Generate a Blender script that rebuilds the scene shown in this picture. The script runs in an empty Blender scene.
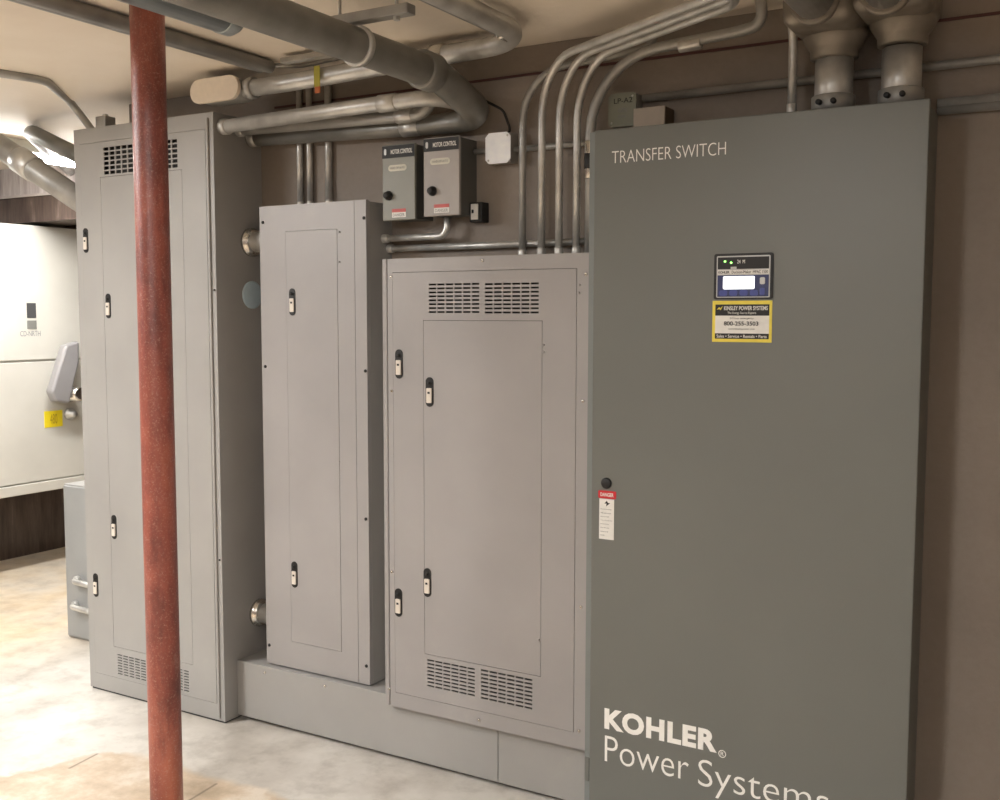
import bpy, math, random
from mathutils import Vector, Matrix
random.seed(7)
SC = bpy.context.scene
COL = SC.collection

# ------------------------------------------------------------------ camera
CAMP = Vector((1.3941, -3.1842, 1.6157)); YAW, PITCH, ROLL, FPX = .5291, -.0804, .0014, 1044.5
FW = Vector((-math.sin(YAW)*math.cos(PITCH), math.cos(YAW)*math.cos(PITCH), math.sin(PITCH)))
_r = Vector((math.cos(YAW), math.sin(YAW), 0)); _u = _r.cross(FW)
RT = _r*math.cos(ROLL)+_u*math.sin(ROLL); UP = -_r*math.sin(ROLL)+_u*math.cos(ROLL)
cam = bpy.data.objects.new('camera', bpy.data.cameras.new('camera')); COL.objects.link(cam)
cam.data.sensor_width = 36; cam.data.lens = FPX*36/1000; cam.data.clip_start = .05
M = Matrix((RT, UP, -FW)).transposed().to_4x4(); M.translation = CAMP
cam.matrix_world = M
SC.camera = cam

# ------------------------------------------------------------------ world, exposure, room and added lamps
w = bpy.data.worlds.new('world'); SC.world = w; w.use_nodes = True
w.node_tree.nodes['Background'].inputs[0].default_value = (1, .99, .97, 1)
w.node_tree.nodes['Background'].inputs[1].default_value = .1
SC.view_settings.view_transform = 'Standard'; SC.view_settings.look = 'None'
SC.view_settings.gamma = 1; SC.view_settings.use_curve_mapping = False
SC.view_settings.exposure = 0.34
def area(name, loc, sx, sy, power, col=(1, .985, .97)):
    l = bpy.data.lights.new(name, 'AREA'); l.shape = 'RECTANGLE'; l.size = sx; l.size_y = sy
    l.energy = power; l.color = col
    o = bpy.data.objects.new(name, l); COL.objects.link(o); o.location = loc
    return o
LAMPS = [  # x, y, length along y, watts : fluorescent strips; last three are unseen, added to light the room
    (-2.55, -2.05, 1.2, 48), (-3.62, .35, 1.2, 34), (.1, -3.3, 1.2, 46), (-3.7, -3.4, 1.2, 26), (1.9, -4.3, 1.2, 12)]
for i, (x, y, L, p) in enumerate(LAMPS):
    area('lamp_light', (x, y, 2.425), .12, L, p)

# ------------------------------------------------------------------ helpers
def at(px, py, **k):
    d = FW + RT*(px-500)/FPX - UP*(py-400)/FPX
    a, v = list(k.items())[0]; i = 'xyz'.index(a)
    return CAMP + d*((v-CAMP[i])/d[i])

class MB:
    def __init__(s): s.v = []; s.f = []; s.m = []; s.s = []; s.mats = []
    def mi(s, m):
        if m not in s.mats: s.mats.append(m)
        return s.mats.index(m)
    def add(s, vs, fs, m, smooth=False):
        o = len(s.v); s.v += [tuple(v) for v in vs]; k = s.mi(m)
        for f in fs: s.f.append(tuple(i+o for i in f)); s.m.append(k); s.s.append(smooth)
        return s
    def box(s, x0, x1, y0, y1, z0, z1, m, b=0):
        x0, x1 = sorted((x0, x1)); y0, y1 = sorted((y0, y1)); z0, z1 = sorted((z0, z1))
        if b <= 0:
            vs = [(x, y, z) for x in (x0, x1) for y in (y0, y1) for z in (z0, z1)]
            return s.add(vs, [(0,1,3,2),(4,6,7,5),(0,4,5,1),(2,3,7,6),(0,2,6,4),(1,5,7,3)], m)
        import bmesh
        bm = bmesh.new(); bmesh.ops.create_cube(bm, size=1)
        for v in bm.verts:
            v.co = ((x0+x1)/2+v.co.x*(x1-x0), (y0+y1)/2+v.co.y*(y1-y0), (z0+z1)/2+v.co.z*(z1-z0))
        bmesh.ops.bevel(bm, geom=list(bm.edges), offset=b, segments=2 if b < .01 else 4, profile=.5, affect='EDGES')
        bm.verts.index_update()
        s.add([v.co.copy() for v in bm.verts], [[v.index for v in f.verts] for f in bm.faces], m, b >= .01)
        bm.free(); return s
    def tube(s, pts, r, m, n=14, caps=True):
        pts = [Vector(p) for p in pts]; rs = r if isinstance(r, (list, tuple)) else [r]*len(pts)
        T = []
        for i in range(len(pts)):
            a = pts[max(i-1, 0)]; b = pts[min(i+1, len(pts)-1)]; t = (b-a)
            T.append(t.normalized() if t.length > 1e-9 else T[-1])
        up = Vector((0, 0, 1)) if abs(T[0].z) < .9 else Vector((1, 0, 0))
        nrm = (up-T[0]*up.dot(T[0])).normalized(); vs = []
        for p, t, rr in zip(pts, T, rs):
            nrm = (nrm-t*nrm.dot(t)).normalized(); bi = t.cross(nrm)
            vs += [p+(nrm*math.cos(2*math.pi*k/n)+bi*math.sin(2*math.pi*k/n))*rr for k in range(n)]
        fs = [(i*n+k, i*n+(k+1) % n, (i+1)*n+(k+1) % n, (i+1)*n+k) for i in range(len(pts)-1) for k in range(n)]
        s.add(vs, fs, m, True)
        if caps:
            o = len(s.v)-len(vs); k = s.mi(m)
            s.f.append(tuple(o+i for i in reversed(range(n)))); s.f.append(tuple(o+(len(pts)-1)*n+i for i in range(n)))
            s.m += [k, k]; s.s += [False, False]
        return s
    def ring(s, c, ax, prof, m, n=20):
        """solid of revolution about the axis ax through c: prof = [(distance along, radius)]"""
        c = Vector(c); ax = Vector(ax).normalized(); up = Vector((0, 0, 1)) if abs(ax.z) < .9 else Vector((1, 0, 0))
        e = (up-ax*up.dot(ax)).normalized(); g = ax.cross(e); vs = []
        for d, rr in prof:
            vs += [c+ax*d+(e*math.cos(2*math.pi*k/n)+g*math.sin(2*math.pi*k/n))*max(rr, 1e-5) for k in range(n)]
        fs = [(i*n+k, i*n+(k+1) % n, (i+1)*n+(k+1) % n, (i+1)*n+k) for i in range(len(prof)-1) for k in range(n)]
        fs += [tuple(reversed(range(n))), tuple((len(prof)-1)*n+i for i in range(n))]
        return s.add(vs, fs, m, n > 6)
    def stadium(s, cx, cz, wx, hz, y0, y1, m, n=8, r=None):
        """rounded slab facing -Y (y1 is the front)"""
        if r is None: r = min(wx, hz)/2
        pts = []
        for (qx, qz, a0) in ((1, 1, 0), (-1, 1, 90), (-1, -1, 180), (1, -1, 270)):
            for k in range(n+1):
                a = math.radians(a0+90*k/n)
                pts.append((cx+qx*(wx/2-r)+r*math.cos(a), cz+qz*(hz/2-r)+r*math.sin(a)))
        N = len(pts)
        vs = [(x, y0, z) for x, z in pts]+[(x, y1, z) for x, z in pts]
        fs = [(i, (i+1) % N, N+(i+1) % N, N+i) for i in range(N)]
        fs += [tuple(range(N)), tuple(N+i for i in reversed(range(N)))]
        return s.add(vs, fs, m)
    def plate(s, x0, x1, z0, z1, yf, t, m, holes=()):
        """sheet facing -Y with rectangular openings cut right through"""
        xs = sorted({round(v, 5) for v in [x0, x1]+[h[0] for h in holes]+[h[1] for h in holes]})
        zs = sorted({round(v, 5) for v in [z0, z1]+[h[2] for h in holes]+[h[3] for h in holes]})
        nx, nz = len(xs)-1, len(zs)-1
        def solid(i, j):
            if i < 0 or j < 0 or i >= nx or j >= nz: return False
            cx, cz = (xs[i]+xs[i+1])/2, (zs[j]+zs[j+1])/2
            return not any(h[0] < cx < h[1] and h[2] < cz < h[3] for h in holes)
        idx = {}; vs = []
        def V(i, j, b):
            if (i, j, b) not in idx: idx[(i, j, b)] = len(vs); vs.append((xs[i], yf+(t if b else 0), zs[j]))
            return idx[(i, j, b)]
        fs = []
        for i in range(nx):
            for j in range(nz):
                if not solid(i, j): continue
                fs.append((V(i,j,0), V(i+1,j,0), V(i+1,j+1,0), V(i,j+1,0)))
                fs.append((V(i,j,1), V(i,j+1,1), V(i+1,j+1,1), V(i+1,j,1)))
                if not solid(i-1, j): fs.append((V(i,j,0), V(i,j+1,0), V(i,j+1,1), V(i,j,1)))
                if not solid(i+1, j): fs.append((V(i+1,j,0), V(i+1,j,1), V(i+1,j+1,1), V(i+1,j+1,0)))
                if not solid(i, j-1): fs.append((V(i,j,0), V(i,j,1), V(i+1,j,1), V(i+1,j,0)))
                if not solid(i, j+1): fs.append((V(i,j+1,0), V(i+1,j+1,0), V(i+1,j+1,1), V(i,j+1,1)))
        return s.add(vs, fs, m)
    def build(s, name, parent=None):
        me = bpy.data.meshes.new(name)
        off = Vector(parent['_o']) if parent is not None else Vector((0, 0, 0))
        me.from_pydata([tuple(Vector(v)-off) for v in s.v], [], s.f)
        for m in s.mats: me.materials.append(m)
        for p, k, sm in zip(me.polygons, s.m, s.s): p.material_index = k; p.use_smooth = sm
        me.validate(); me.update()
        o = bpy.data.objects.new(name, me); COL.objects.link(o)
        if parent is not None:
            o.parent = parent
        o['_o'] = tuple(off)
        return o

def fillet(pts, R, n=8):
    pts = [Vector(p) for p in pts]; out = [pts[0]]
    for i in range(1, len(pts)-1):
        r = R[i-1] if isinstance(R, (list, tuple)) else R
        a = (pts[i-1]-pts[i]); b = (pts[i+1]-pts[i]); la, lb = a.length, b.length; a.normalize(); b.normalize()
        ang = a.angle(b)
        if ang > math.pi-.02: out.append(pts[i]); continue
        d = min(r/math.tan(ang/2), la*.49, lb*.49) if len(pts) > 3 else min(r/math.tan(ang/2), la*.98, lb*.98)
        rr = d*math.tan(ang/2); c = pts[i]+(a+b).normalized()*(rr/math.sin(ang/2))
        v0 = (pts[i]+a*d)-c; v1 = (pts[i]+b*d)-c; th = v0.angle(v1)
        for k in range(n+1):
            t = k/n; out.append(c+(v0*math.sin((1-t)*th)+v1*math.sin(t*th))/math.sin(th))
    out.append(pts[-1]); return out

def thing(name, loc, label, cat, group=None):
    o = bpy.data.objects.new(name, None); COL.objects.link(o); o.location = loc
    o.empty_display_size = .05
    o['_o'] = tuple(loc); o['label'] = label; o['category'] = cat
    if group: o['group'] = group
    return o
def tag(o, label, cat, group=None):
    o['label'] = label; o['category'] = cat
    if group: o['group'] = group
    return o
def struct(name, mb):
    o = mb.build(name); o['kind'] = 'structure'; return o

_texts = []
def text(name, s, x0, x1, z0, z1, y, m, parent, bold=0, depth=.0006, label=None, normal='y', spacing=1.0):
    """flat lettering fitted to a rectangle on a plane facing -Y"""
    c = bpy.data.curves.new(name, 'FONT'); c.body = s; c.size = 1; c.offset = bold; c.resolution_u = 4; c.space_character = spacing
    t = bpy.data.objects.new('tmp', c); COL.objects.link(t)
    bpy.context.view_layer.update()
    me = bpy.data.meshes.new_from_object(t.evaluated_get(bpy.context.evaluated_depsgraph_get()))
    bpy.data.objects.remove(t)
    X = [v.co.x for v in me.vertices]; Y = [v.co.y for v in me.vertices]
    a, b, cc, d = min(X), max(X), min(Y), max(Y)
    off = Vector(parent['_o'])
    mb = MB()
    vs = []
    for v in me.vertices:
        u = x0+(v.co.x-a)/(b-a)*(x1-x0); q = z0+(v.co.y-cc)/(d-cc)*(z1-z0)
        if normal == 'x': vs.append((y, u, q))
        else: vs.append((u, y, q))
    fs = [tuple(p.vertices) for p in me.polygons]
    mb.add(vs, fs, m)
    # edges of the letters: give them their thickness
    o = mb.build(name, parent)
    sol = o.modifiers.new('thickness', 'SOLIDIFY'); sol.thickness = depth; sol.offset = 0
    if label: o['label'] = label
    return o

# ------------------------------------------------------------------ materials
def nodes(name):
    m = bpy.data.materials.new(name); m.use_nodes = True; t = m.node_tree
    return m, t, t.nodes['Principled BSDF']
def noise(t, scale, detail=4, rough=.5, vec=None, stretch=None):
    n = t.nodes.new('ShaderNodeTexNoise'); n.inputs['Scale'].default_value = scale
    n.inputs['Detail'].default_value = detail; n.inputs['Roughness'].default_value = rough
    g = t.nodes.new('ShaderNodeNewGeometry'); src = g.outputs['Position']
    if stretch:
        mp = t.nodes.new('ShaderNodeMapping'); mp.inputs['Scale'].default_value = stretch
        t.links.new(src, mp.inputs[0]); src = mp.outputs[0]
    t.links.new(src, n.inputs['Vector']); return n.outputs['Fac']
def ramp(t, fac, stops):
    r = t.nodes.new('ShaderNodeValToRGB'); e = r.color_ramp.elements
    while len(e) < len(stops): e.new(.5)
    for k, (p, c) in enumerate(stops): e[k].position = p; e[k].color = (*c, 1)
    t.links.new(fac, r.inputs[0]); return r.outputs[0]
def bump(t, b, fac, strength, dist=.001):
    n = t.nodes.new('ShaderNodeBump'); n.inputs['Strength'].default_value = strength; n.inputs['Distance'].default_value = dist
    t.links.new(fac, n.inputs['Height']); t.links.new(n.outputs[0], b.inputs['Normal'])
def sc(c, k): return tuple(min(1, v*k) for v in c)
def mix(t, fac, a, b, mode='MIX'):
    n = t.nodes.new('ShaderNodeMix'); n.data_type = 'RGBA'; n.blend_type = mode
    for i, v in ((0, fac), (6, a), (7, b)):
        if hasattr(v, 'links'): t.links.new(v, n.inputs[i])
        else: n.inputs[i].default_value = v if i == 0 else (*v, 1)
    return n.outputs[2]
def paint(name, col, rough=.45, var=.06, bs=.15, scale=260):
    m, t, b = nodes(name)
    f = noise(t, 3, 5)
    t.links.new(ramp(t, f, [(.3, sc(col, 1-var)), (.7, sc(col, 1+var))]), b.inputs['Base Color'])
    b.inputs['Roughness'].default_value = rough
    bump(t, b, noise(t, scale, 2), bs, .0006)
    return m
def metal(name, col, rough=.35, var=.25, metallic=.9, scale=9):
    m, t, b = nodes(name)
    f = noise(t, scale, 8, .6)
    t.links.new(ramp(t, f, [(.3, sc(col, 1-var)), (.7, sc(col, 1+var*.5))]), b.inputs['Base Color'])
    b.inputs['Metallic'].default_value = metallic
    t.links.new(ramp(t, noise(t, scale*4, 4), [(.3, (rough*.8,)*3), (.7, (rough*1.3,)*3)]), b.inputs['Roughness'])
    return m
def plain(name, col, rough=.5, metallic=0, emit=0, ecol=None):
    m, t, b = nodes(name)
    f = noise(t, 40, 3)
    t.links.new(ramp(t, f, [(.3, sc(col, .96)), (.7, sc(col, 1.04))]), b.inputs['Base Color'])
    b.inputs['Roughness'].default_value = rough; b.inputs['Metallic'].default_value = metallic
    if emit:
        b.inputs['Emission Color'].default_value = (*(ecol or col), 1); b.inputs['Emission Strength'].default_value = emit
    return m

GREY = paint('light_grey_enamel', (.338, .331, .316), .42)
GREYW = paint('warm_grey_enamel', (.335, .322, .316), .42)
GREYTS = paint('dark_grey_enamel', (.157, .163, .149), .42, .03)
OFFW = paint('pale_enamel', (.62, .60, .54), .4)
DARKIN = plain('dark_cavity', (.03, .03, .03), .8)  # near-black for painted-in shade of cavities and gaps, and small dark marks
BLACK = plain('black_plastic', (.010, .010, .010), .55)
WHITE = plain('white_vinyl', (.8, .79, .75), .5)
CREAM = plain('cream_enamel', (.74, .65, .53), .45)
REDL = plain('red_vinyl', (.6, .02, .03), .5)
YEL = plain('yellow_vinyl', (.8, .66, .08), .5)
NAVY = plain('navy_plastic', (.03, .04, .13), .35)
BLUEB = plain('blue_button', (.06, .08, .3), .35)
SILV = plain('silver_plastic', (.5, .5, .48), .4, .3)
IVORY = plain('ivory_paddle', (.72, .66, .58), .35)
CHROME = metal('chrome', (.75, .73, .68), .22, .1, 1)
GALV = metal('galvanised_steel', (.64, .635, .61), .38, .3, .6)
GALVD = metal('weathered_conduit', (.42, .415, .395), .45, .3, .5)
DARKC = metal('dull_dark_conduit', (.27, .265, .245), .45, .3, .5)
CAST = metal('cast_fitting', (.29, .26, .22), .5, .3, .6, 14)
SHEET = metal('bluish_steel', (.40, .44, .45), .36, .2, .75)
KNOCK = plain('blue_grey_plug', (.46, .58, .64), .4)
LED = plain('green_led', (.2, 1, .2), .3, 0, 3, (.3, 1, .15))
LCD = plain('lit_screen', (.9, .95, 1), .3, 0, 1.4, (.95, .98, 1))
TUBEL = plain('lit_tube', (1, 1, 1), .3, 0, 45, (1, .985, .97))
OLIVE = plain('olive_tag', (.42, .38, .05), .6)

def floor_mat():
    m, t, b = nodes('worn_concrete')
    f1 = noise(t, 1.1, 7, .62); f2 = noise(t, 7, 9, .65); f3 = noise(t, 60, 4)
    base = ramp(t, f1, [(.30, (.42, .385, .34)), (.42, (.56, .525, .475)), (.52, (.68, .65, .60)), (.66, (.82, .785, .72))])
    base = mix(t, .5, base, ramp(t, f2, [(.35, (.55, .53, .50)), (.52, (.94, .94, .93)), (.65, (1, 1, 1))]), 'MULTIPLY')
    # warm tan tint, stronger towards the left end of the floor
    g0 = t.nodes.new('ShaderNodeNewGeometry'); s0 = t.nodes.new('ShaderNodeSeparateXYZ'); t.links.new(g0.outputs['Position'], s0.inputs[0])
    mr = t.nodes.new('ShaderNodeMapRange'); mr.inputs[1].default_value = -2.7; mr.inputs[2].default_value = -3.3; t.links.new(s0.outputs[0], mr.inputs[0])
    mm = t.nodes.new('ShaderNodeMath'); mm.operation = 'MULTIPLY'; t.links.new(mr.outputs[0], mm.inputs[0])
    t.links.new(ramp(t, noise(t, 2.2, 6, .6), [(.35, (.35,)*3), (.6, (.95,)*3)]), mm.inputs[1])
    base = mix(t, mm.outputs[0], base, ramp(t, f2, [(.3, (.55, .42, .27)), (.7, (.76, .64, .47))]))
    # tan floor-covering remnant: the wedge in front of the cabinets
    g = t.nodes.new('ShaderNodeNewGeometry'); sp = t.nodes.new('ShaderNodeSeparateXYZ'); t.links.new(g.outputs['Position'], sp.inputs[0])
    def line(ax, ay, bx, by, wob):
        nx, ny = (by-ay), -(bx-ax); L = math.hypot(nx, ny); nx /= L; ny /= L
        def mth(op, a, bb):
            n = t.nodes.new('ShaderNodeMath'); n.operation = op
            for i, v in enumerate((a, bb)):
                if hasattr(v, 'links'): t.links.new(v, n.inputs[i])
                else: n.inputs[i].default_value = v
            return n.outputs[0]
        s = mth('ADD', mth('MULTIPLY', sp.outputs[0], nx), mth('MULTIPLY', sp.outputs[1], ny))
        s = mth('SUBTRACT', s, ax*nx+ay*ny)
        s = mth('ADD', s, mth('MULTIPLY', mth('SUBTRACT', noise(t, 5, 5, .6), .5), wob))
        return mth('MULTIPLY', s, 25)
    a = at(120, 748, z=0); c = at(330, 806, z=0); d = at(-10, 772, z=0)
    l1 = line(a.x, a.y, c.x, c.y, .16); l2 = line(d.x, d.y, a.x, a.y, .4)
    mn = t.nodes.new('ShaderNodeMath'); mn.operation = 'MINIMUM'; mn.use_clamp = True
    t.links.new(l1, mn.inputs[0]); t.links.new(l2, mn.inputs[1])
    cl = t.nodes.new('ShaderNodeClamp'); t.links.new(mn.outputs[0], cl.inputs[0])
    tan = ramp(t, noise(t, 5, 8, .65), [(.36, (.42, .33, .23)), (.5, (.56, .45, .33)), (.62, (.68, .60, .50))])
    outc = mix(t, cl.outputs[0], base, tan)
    def M2(op, a_, b_=0.0, c_=0.0):
        n = t.nodes.new('ShaderNodeVectorMath'); n.operation = op
        for i_, v_ in enumerate((a_, b_)):
            if hasattr(v_, 'links'): t.links.new(v_, n.inputs[i_])
            elif isinstance(v_, (tuple, Vector)): n.inputs[i_].default_value = tuple(v_)
        return n
    for (qa, qb) in (((70, 768), (97, 754)), ((180, 806), (216, 784))):
        A = at(*qa, z=0); B = at(*qb, z=0); L = (B-A).length
        # distance from the segment A-B: |P - clamp(projection)|
        pa = M2('SUBTRACT', g.outputs['Position'], A).outputs[0]
        dp = M2('DOT_PRODUCT', pa, (B-A)/L).outputs['Value']
        cc = t.nodes.new('ShaderNodeClamp'); t.links.new(dp, cc.inputs[0]); cc.inputs[2].default_value = L
        sc_ = t.nodes.new('ShaderNodeVectorMath'); sc_.operation = 'SCALE'; sc_.inputs[0].default_value = tuple((B-A)/L); t.links.new(cc.outputs[0], sc_.inputs[3])
        ds = M2('DISTANCE', pa, sc_.outputs[0]).outputs['Value']
        outc = mix(t, ramp(t, ds, [(.002, (.8,)*3), (.006, (0, 0, 0))]), outc, (.12, .09, .06))
    t.links.new(outc, b.inputs['Base Color'])
    t.links.new(ramp(t, f1, [(.3, (.3,)*3), (.7, (.5,)*3)]), b.inputs['Roughness'])
    bump(t, b, f2, .25, .004); return m
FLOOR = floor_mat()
def ceil_mat():
    m, t, b = nodes('cream_ceiling')
    f = noise(t, .9, 6, .6)
    c = ramp(t, f, [(.3, (.72, .63, .52)), (.5, (.82, .74, .63)), (.7, (.88, .81, .71))])
    t.links.new(c, b.inputs['Base Color']); b.inputs['Roughness'].default_value = .6
    bump(t, b, noise(t, 6, 6), .4, .01); return m
def wall_mat(name, col):
    m, t, b = nodes(name)
    f = noise(t, 2, 7, .6); f2 = noise(t, 45, 4, .6)
    c = ramp(t, f, [(.3, sc(col, .9)), (.7, sc(col, 1.1))])
    c = mix(t, .25, c, ramp(t, f2, [(.3, (.75, .7, .65)), (.7, (1, 1, 1))]), 'MULTIPLY')
    t.links.new(c, b.inputs['Base Color']); b.inputs['Roughness'].default_value = .62
    bump(t, b, f2, .35, .003); return m
WALL = wall_mat('taupe_wall_paint', (.255, .215, .18))
def brown_mat():
    m, t, b = nodes('dark_streaked_boards')
    f = noise(t, 6, 6, .7, stretch=(3, 3, .35))
    t.links.new(ramp(t, f, [(.35, (.05, .035, .03)), (.6, (.11, .08, .065)), (.8, (.3, .25, .22))]), b.inputs['Base Color'])
    b.inputs['Roughness'].default_value = .3; return m
BROWN = brown_mat()
def streak_mat():
    m, t, b = nodes('pale_streaked_sheet')
    f = noise(t, 6, 6, .7, stretch=(4, 4, .3))
    t.links.new(ramp(t, f, [(.3, (.32, .28, .27)), (.5, (.55, .50, .49)), (.7, (.75, .72, .7))]), b.inputs['Base Color'])
    b.inputs['Roughness'].default_value = .22; bump(t, b, f, .5, .01); return m
STREAK = streak_mat()
def col_mat():
    m, t, b = nodes('worn_red_oxide_paint')
    f = noise(t, 5, 8, .65, stretch=(1, 1, .35)); f2 = noise(t, 150, 5, .8); f3 = noise(t, 6, 6, .7, stretch=(1.3, 1.3, .8))
    c = ramp(t, f, [(.3, (.14, .045, .037)), (.48, (.29, .078, .057)), (.68, (.46, .145, .098))])
    c = mix(t, ramp(t, f2, [(.54, (0, 0, 0)), (.66, (.7,)*3)]), c, (.50, .30, .24))
    c = mix(t, ramp(t, f3, [(.60, (0, 0, 0)), (.72, (.5,)*3)]), c, (.5, .36, .30))
    c = mix(t, .85, c, ramp(t, noise(t, 13, 7, .7, stretch=(1, 1, .4)), [(.34, (.55, .55, .6)), (.5, (.95, .95, .95)), (.66, (1.0, 1.0, .9))]), 'MULTIPLY')
    t.links.new(c, b.inputs['Base Color']); b.inputs['Roughness'].default_value = .38
    bump(t, b, f2, .4, .002); return m
REDCOL = col_mat()

# ------------------------------------------------------------------ room
CZ = 2.53
X0, X1, Y0, Y1 = -4.87, 2.9, -5.4, 2.3
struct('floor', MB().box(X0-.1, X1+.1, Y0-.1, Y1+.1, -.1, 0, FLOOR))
struct('ceiling', MB().box(X0-.1, X1+.1, Y0-.1, Y1+.1, CZ, CZ+.1, ceil_mat()))
struct('wall_back', MB().box(-2.34, X1, 0, .22, 0, CZ, WALL))
struct('wall_left', MB().box(X0-.1, X0, Y0, Y1, 0, CZ, BROWN))
struct('wall_far', MB().box(X0, X1, Y1, Y1+.1, 0, CZ, BROWN))
struct('trim_2', MB().box(X0, -2.3, .99, 1.27, 2.19, 2.345, BROWN).box(X0, -2.3, .975, 1.285, 2.345, 2.36, plain('pale_ledge', (.5, .45, .42), .3)))
struct('trim_3', MB().box(X0, -2.3, 1.0, 1.26, 2.36, CZ, STREAK))
struct('wall_right', MB().box(X1, X1+.1, Y0, Y1, 0, CZ, WALL))
struct('wall_front', MB().box(X0, X1, Y0-.1, Y0, 0, CZ, WALL))
struct('trim_1', MB().box(-1.5, X1, -.004, 0, 2.430, 2.438, plain('dull_red_line', (.085, .03, .027), .6)))

# ------------------------------------------------------------------ ceiling lamps
for i, ((x, y, L, p), lab) in enumerate(zip(LAMPS, ('lit fluorescent ceiling strip in front of the tall vented cabinet',
        'glowing fluorescent ceiling strip above the pale wall-mounted unit', 'added fluorescent ceiling strip over the aisle, unseen behind the viewer',
        'added unseen fluorescent ceiling strip by the dark side wall', 'added unseen fluorescent ceiling strip at the dark end of the room'))):
    t = thing('ceiling_light', (x, y, CZ), lab, 'ceiling light', 'fluorescent ceiling strips')
    MB().box(x-.075, x+.075, y-L/2-.03, y+L/2+.03, CZ-.06, CZ, OFFW, .004).build('housing', t)
    for s in (-.035, .035):
        MB().tube([(x+s, y-L/2, CZ-.078), (x+s, y+L/2, CZ-.078)], .013, TUBEL, 10).build('tube', t)

# ------------------------------------------------------------------ shared small pieces
def latch(parent, px, py, yf, h=.102, wd=.029):
    c = at(px, py, y=yf); x, z = c.x, c.z
    mb = MB().stadium(x, z, wd, h, yf, yf-.0025, BLACK)
    mb.stadium(x, z-.012, wd*.66, h*.50, yf-.0025, yf-.007, IVORY, 4, .003)
    mb.ring((x, yf-.007, z+h*.30), (0, -1, 0), [(0, .006), (.002, .006)], BLACK, 12)
    mb.box(x-.0045, x+.0045, yf-.0075, yf-.0083, z-.006, z+.001, DARKIN)
    return mb.build('latch', parent)
def screw(parent, px, py, yf, m, r=.0065, name='screw'):
    c = at(px, py, y=yf)
    return MB().ring((c.x, yf, c.z), (0, -1, 0), [(0, r), (.003, r), (.0045, r*.55)], m, 10).build(name, parent)
def slots(p0, p1, q0, q1, yf, nc, nr, fx=.86, fz=.5):
    """openings of one vent grid: p0 upper left, p1 lower right pixel corners on the plane y = yf"""
    a = at(*p0, y=yf); b = at(*p1, y=yf); out = []
    cw = (b.x-a.x)/nc; rh = (a.z-b.z)/nr
    for i in range(nc):
        for j in range(nr):
            cx = a.x+(i+.5)*cw; cz = b.z+(j+.5)*rh
            out.append((cx-cw*fx/2, cx+cw*fx/2, cz-rh*fz/2, cz+rh*fz/2))
    return out
def rect(tl, tr, br, bl, yf):
    P = [at(*p, y=yf) for p in (tl, tr, br, bl)]
    return ((P[0].x+P[3].x)/2, (P[1].x+P[2].x)/2, (P[2].z+P[3].z)/2, (P[0].z+P[1].z)/2)
def shrink(r, g): return (r[0]+g, r[1]-g, r[2]+g, r[3]-g)

# ------------------------------------------------------------------ cabinet 1: the tall vented one
x1a, x1b, y1, z1t = -2.378, -1.577, -.258, 2.384
t = thing('tall_cabinet', ((x1a+x1b)/2, -.13, 0), 'tallest grey floor-standing cabinet with small vents at top and bottom, behind the red column', 'electrical cabinet')
b = MB()
b.box(x1a+.004, x1b-.004, 0, y1+.045, .004, z1t-.004, DARKIN)  # near-black interior paints in the shade behind slots and door gaps
b.box(x1a, x1a+.004, 0, y1, .008, z1t, GREY); b.box(x1b-.004, x1b, 0, y1, .008, z1t, GREY)
b.box(x1a+.004, x1b-.004, 0, y1, z1t-.004, z1t, GREY); b.box(x1a+.006, x1b-.006, 0, y1+.006, 0, .008, DARKIN)  # dark strip at the floor stands in for the shaded gap
b.build('body', t)
od = (x1a+.035, x1b-.042, .075, z1t-.06)
MB().plate(x1a+.004, x1b-.004, .009, z1t-.004, y1, .018, GREY, [od]).build('front_frame', t)
idr = rect((100.5, 175), (184, 171.5), (191.5, 664), (114, 647), y1)
v1 = slots((103, 147), (178.5, 168), 0, 0, y1, 12, 6, .8, .72)
v1 = [(a, b_, c, d) for a, b_, c, d in v1]
zt = max(h[3] for h in v1)
a = at(117, 653, y=y1); c = at(190, 693, y=y1); v2 = []
cw = (c.x-a.x)/12; zb0 = c.z; zt0 = a.z; rh = (zt0-zb0-.0)/8
for i in range(12):
    for j in range(8):
        cx = a.x+(i+.5)*cw; cz = zb0+(j+.5)*rh
        v2.append((cx-cw*.4, cx+cw*.4, cz-rh*.22, cz+rh*.22))
idr = (idr[0], idr[1], max(idr[2], zt0+.015), idr[3])
o = MB().plate(*shrink(od, .0015), y1-.001, .004, GREY, [idr]+v1+v2).build('outer_door', t)
latch(o, 86, 240.5, y1-.001); latch(o, 96, 585, y1-.001)
o = MB().plate(*shrink(idr, .0015), y1-.001, .004, GREY).build('inner_door', t)
latch(o, 108.5, 306, y1-.001); latch(o, 114.3, 527, y1-.001)
MB().box(x1b-.032, x1b-.022, y1, y1-.008, .02, z1t-.02, GREY, .003).build('edge_trim', t)
for py in (290, 560): screw(t, 214.5 if py == 290 else 219.8, py, y1-.003, BLACK, .004)
c = at(252, 295, x=x1b)
o = MB().ring((x1b, c.y, c.z), (1, 0, 0), [(0, .055), (.004, .055), (.007, .048)], KNOCK, 28).build('knockout_plug', t); o['label'] = 'round blue-grey plug'

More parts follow.
